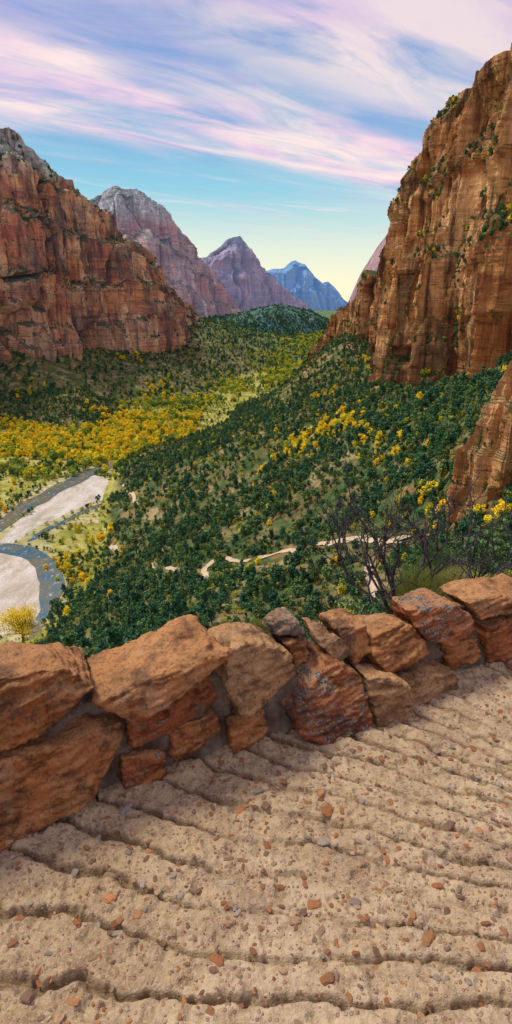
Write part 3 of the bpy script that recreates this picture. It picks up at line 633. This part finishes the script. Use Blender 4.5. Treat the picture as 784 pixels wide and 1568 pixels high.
# mortar / rubble core
N=NT("wall_mortar");p=N.P();N.out(N.mix(N.ramp(N.noise(p,30,6,.7),[(.35,.7),(.55,0.)]),N.ramp(N.noise(p,7,5),[(.35,(.15,.10,.07)),(.6,(.29,.23,.17))]),(.10,.07,.045)),N.bump(N.noise(p,40,7,.7),.02));mM=N.m
hs=[(-1.4,.38),(-.3,.40),(.3,.32),(.42,.29),(.8,.33),(1.05,.25),(1.2,.22),(1.4,.19),(1.7,.17),(2.0,.2),(2.5,.19),(3.4,.17)]
V=[]
sg=np.arange(-1.4,3.4,.05)
for s_ in sg:
    h_=np.interp(s_,[a[0] for a in hs],[a[1] for a in hs])
    for d_,t_ in ((.0,-.1),(.05,.06),(.06,h_*.7),(.11,h_),(.24,h_),(.28,h_*.5),(.32,-.9)):V.append(w2(s_,d_,t_))
V=np.array(V);mo=mesh_obj("mortar",V,grid_faces(len(sg),7),mM,True,wall)
sb=mo.modifiers.new("s",'SUBSURF');sb.levels=3;sb.render_levels=3;sb.subdivision_type='SIMPLE'
displace(mo,(.05,.02,.03,.01))
# ------------------------------------------------------------------ bushes just beyond the wall
def bare_shrub(name,loc,h,seed,mat,spread=.9,levels=5,r0=.03,fan=.45,stems=4):
    r=np.random.default_rng(seed);V=[];Fc=[]
    def tube(p0,p1,a0,a1,k=4):
        d=p1-p0;L=np.linalg.norm(d);d=d/L;a=np.cross(d,[.31,.9,.11]);a/=np.linalg.norm(a);b=np.cross(d,a);i0=len(V)
        for pp,rd in ((p0,a0),(p1,a1)):
            for j in range(k):
                an=2*math.pi*j/k;V.append(pp+rd*(a*math.cos(an)+b*math.sin(an)))
        for j in range(k):Fc.append((i0+j,i0+(j+1)%k,i0+k+(j+1)%k,i0+k+j))
    def grow(p,d,L,rd,lv):
        q=p
        for i in range(3):
            d=d+r.normal(size=3)*.16;d/=np.linalg.norm(d);e=q+d*L/3;tube(q,e,rd*(1-.12*i),rd*(1-.12*(i+1)));q=e
            if lv>0 and i>0:
                for _ in range(1 if i<2 else 2):
                    dd=d+r.normal(size=3)*spread*.75;dd[2]+=.12;dd/=np.linalg.norm(dd)
                    grow(q,dd,L*r.uniform(.55,.8),max(rd*.62,.0030),lv-1)
    for i in range(stems):
        an=2*math.pi*i/stems+.4;d=np.array([math.cos(an)*fan,math.sin(an)*fan*.6,1.0])+r.normal(size=3)*.2;d/=np.linalg.norm(d);grow(np.zeros(3),d,h*.42,r0,levels-1)
    return mesh_obj(name,np.array(V)+np.array(loc),Fc,mat)
N=NT("dead_wood");N.out(N.ramp(N.noise(N.P(),20,4),[(.4,(.025,.022,.028)),(.6,(.07,.06,.065))]));mDW=N.m
q=pixel_to_world(612,955,6.0);bare_shrub("bare_shrub",(q[0],q[1],q[2]),1.65,5,mDW,r0=.03,levels=6,fan=1.0,stems=6,spread=.8)
q=pixel_to_world(520,975,5.5);bare_shrub("bare_shrub.001",(q[0],q[1],q[2]),.7,9,mDW,levels=4,r0=.012,fan=1.0)
mJn=leaf_mat("juniper_sprays",(.03,.09,.04),(.05,.13,.045),(.09,.17,.05))
def needle_bush(name,loc,h,w,mat,seed,cnt=5000,ln=.07,wd=.006,up=.6):
    r=np.random.default_rng(seed);ncl=40
    c=r.normal(size=(ncl,3));c/=np.linalg.norm(c,axis=1)[:,None];c*=r.uniform(.3,1,(ncl,1))**.5;c[:,2]=np.abs(c[:,2])
    c=c*[w*.5,w*.5,h*.85]
    k=r.integers(0,ncl,cnt);p=c[k]+r.normal(size=(cnt,3))*[w*.07,w*.07,h*.06]
    d=r.normal(size=(cnt,3))*.6+p/np.array([w*.5,w*.5,h])*.8;d[:,2]+=up;d/=np.linalg.norm(d,axis=1)[:,None]
    s_=np.cross(d,r.normal(size=(cnt,3)));s_/=np.linalg.norm(s_,axis=1)[:,None]
    L=ln*r.uniform(.6,1.4,(cnt,1))
    V=np.stack([p-s_*wd,p+s_*wd,p+d*L+s_*wd*.3,p+d*L-s_*wd*.3],1).reshape(-1,3)+np.array(loc)
    Fq=np.arange(cnt*4).reshape(-1,4)
    return mesh_obj(name,V,Fq,mat)
mGrs=leaf_mat("dry_grass",(.26,.30,.07),(.38,.38,.11),(.46,.42,.14))
def gb(name,px,py,Y,h,w,mat,seed,**k):
    q=pixel_to_world(px,py,Y);return needle_bush(name,(q[0],q[1],q[2]),h,w,mat,seed,**k)
gb("juniper_bush",668,925,8.0,1.1,1.1,mJn,3,cnt=22000,ln=.09,wd=.004)
gb("grass_tuft",640,945,6.0,.38,.5,mGrs,4,cnt=4000,ln=.28,wd=.0025,up=1.2)
gb("grass_tuft.001",690,930,6.5,.38,.6,mGrs,5,cnt=4000,ln=.26,wd=.0025,up=1.2)
gb("yellow_green_shrub",520,975,5.5,.32,.42,mYG,6,cnt=3500,ln=.05,wd=.005)
gb("yellow_green_shrub.001",440,980,5.5,.26,.3,mYG,7,cnt=2500,ln=.05,wd=.005)
gb("yellow_green_shrub.002",397,980,5.5,.26,.12,mGrs,8,cnt=900,ln=.09,wd=.004,up=1.5)
gb("yellow_green_shrub.003",775,915,9,.5,.6,mYG,9,cnt=5000,ln=.06,wd=.005)
gb("yellow_green_shrub.004",722,915,12,.7,.9,mYG,10,cnt=6000,ln=.08,wd=.006)
# ------------------------------------------------------------------ light, sky
SUN_EL=math.radians(56);SUN_AZ=math.radians(-66)   # azimuth measured clockwise from +Y
sd=bpy.data.lights.new("sun",'SUN');sd.energy=3.4;sd.angle=math.radians(14);sd.color=(1,.91,.76)
so=bpy.data.objects.new("sun",sd);coll.objects.link(so)
dv_=Vector((math.sin(SUN_AZ)*math.cos(SUN_EL),math.cos(SUN_AZ)*math.cos(SUN_EL),math.sin(SUN_EL)))
so.rotation_euler=dv_.to_track_quat('Z','Y').to_euler()
w=bpy.data.worlds.new("World");scene.world=w;w.use_nodes=True;nt=w.node_tree;nd=nt.nodes;lk=nt.links
class WN(NT):
    def __init__(s):s.t=nt;s.n=nd;s.l=lk
W=WN();bg=nd["Background"]
sky=nd.new("ShaderNodeTexSky");sky.sky_type='NISHITA';sky.sun_disc=False;sky.sun_elevation=SUN_EL;sky.sun_rotation=SUN_AZ
tc=nd.new("ShaderNodeTexCoord");D_=tc.outputs["Generated"]
sx_,sy_,sz_=W.sep(D_)
hyp=W.math('SQRT',W.math('ADD',W.math('MULTIPLY',sx_,sx_),W.math('MULTIPLY',sy_,sy_)))
el=W.math('DIVIDE',sz_,W.math('MAXIMUM',hyp,.001))
def s2l(c):return tuple(((v/255)/12.92 if v/255<.04045 else ((v/255+.055)/1.055)**2.4) for v in c)
grad=W.ramp(W.maprange(el,-.02,.6),[(0,s2l((255,247,200))),(.06,s2l((254,246,208))),(.15,s2l((222,234,216))),(.28,s2l((140,202,222))),(.42,s2l((92,170,212))),(.60,s2l((80,142,206))),(1,s2l((105,145,205)))])
zc=W.math('MAXIMUM',sz_,.02)
cmb=nd.new("ShaderNodeCombineXYZ");lk.new(W.math('DIVIDE',sx_,zc),cmb.inputs[0]);lk.new(W.math('DIVIDE',sy_,zc),cmb.inputs[1])
rot=W.mapping(cmb.outputs[0],(1,1,1),(0,0,math.radians(-45)))   # x: along the cirrus, y: across
al,bt,_=W.sep(rot)
big_=W.noise(W.mapping(rot,(.35,.8,1)),1,5,.55,.3)
str_=W.noise(W.mapping(rot,(.5,1.7,1)),1.3,7,.60,1.1)
bw=W.math('ADD',bt,W.math('MULTIPLY',W.math('SUBTRACT',big_,.5),1.6))
band=W.ramp(W.maprange(bw,0,6),[(0,.8),(.28,.85),(.36,.45),(.41,.5),(.46,1.),(.60,.98),(.68,.2),(.8,0.),(1,0.)])
cl=W.math('MULTIPLY',band,W.ramp(str_,[(.30,.3),(.54,1.)]))
low=W.math('MULTIPLY',W.ramp(str_,[(.50,0.),(.72,.5)]),W.maprange(el,.02,.12))
cl=W.math('MAXIMUM',cl,low)
ccol=W.ramp(W.noise(W.mapping(rot,(.5,1.4,1)),1.1,6,.55,.6),[(.34,s2l((172,174,216))),(.46,s2l((234,204,222))),(.58,s2l((253,228,222)))])
skyc=W.mix(cl,grad,ccol)
tot=W.mix(1.0,skyc,W.mix(1.0,sky.outputs[0],(.012,.012,.012),'MULTIPLY'),'ADD')
lk.new(tot,bg.inputs[0]);bg.inputs[1].default_value=1.0
# ------------------------------------------------------------------ camera
cd=bpy.data.cameras.new("camera");cam=bpy.data.objects.new("camera",cd);coll.objects.link(cam)
cd.sensor_fit='HORIZONTAL';cd.sensor_width=36;cd.lens=36*900/784;cd.clip_start=.05;cd.clip_end=40000
cam.location=(0,0,0);cam.rotation_euler=(math.radians(70),0,0)
scene.camera=cam
scene.view_settings.view_transform='Standard';scene.view_settings.look='None';scene.view_settings.exposure=0
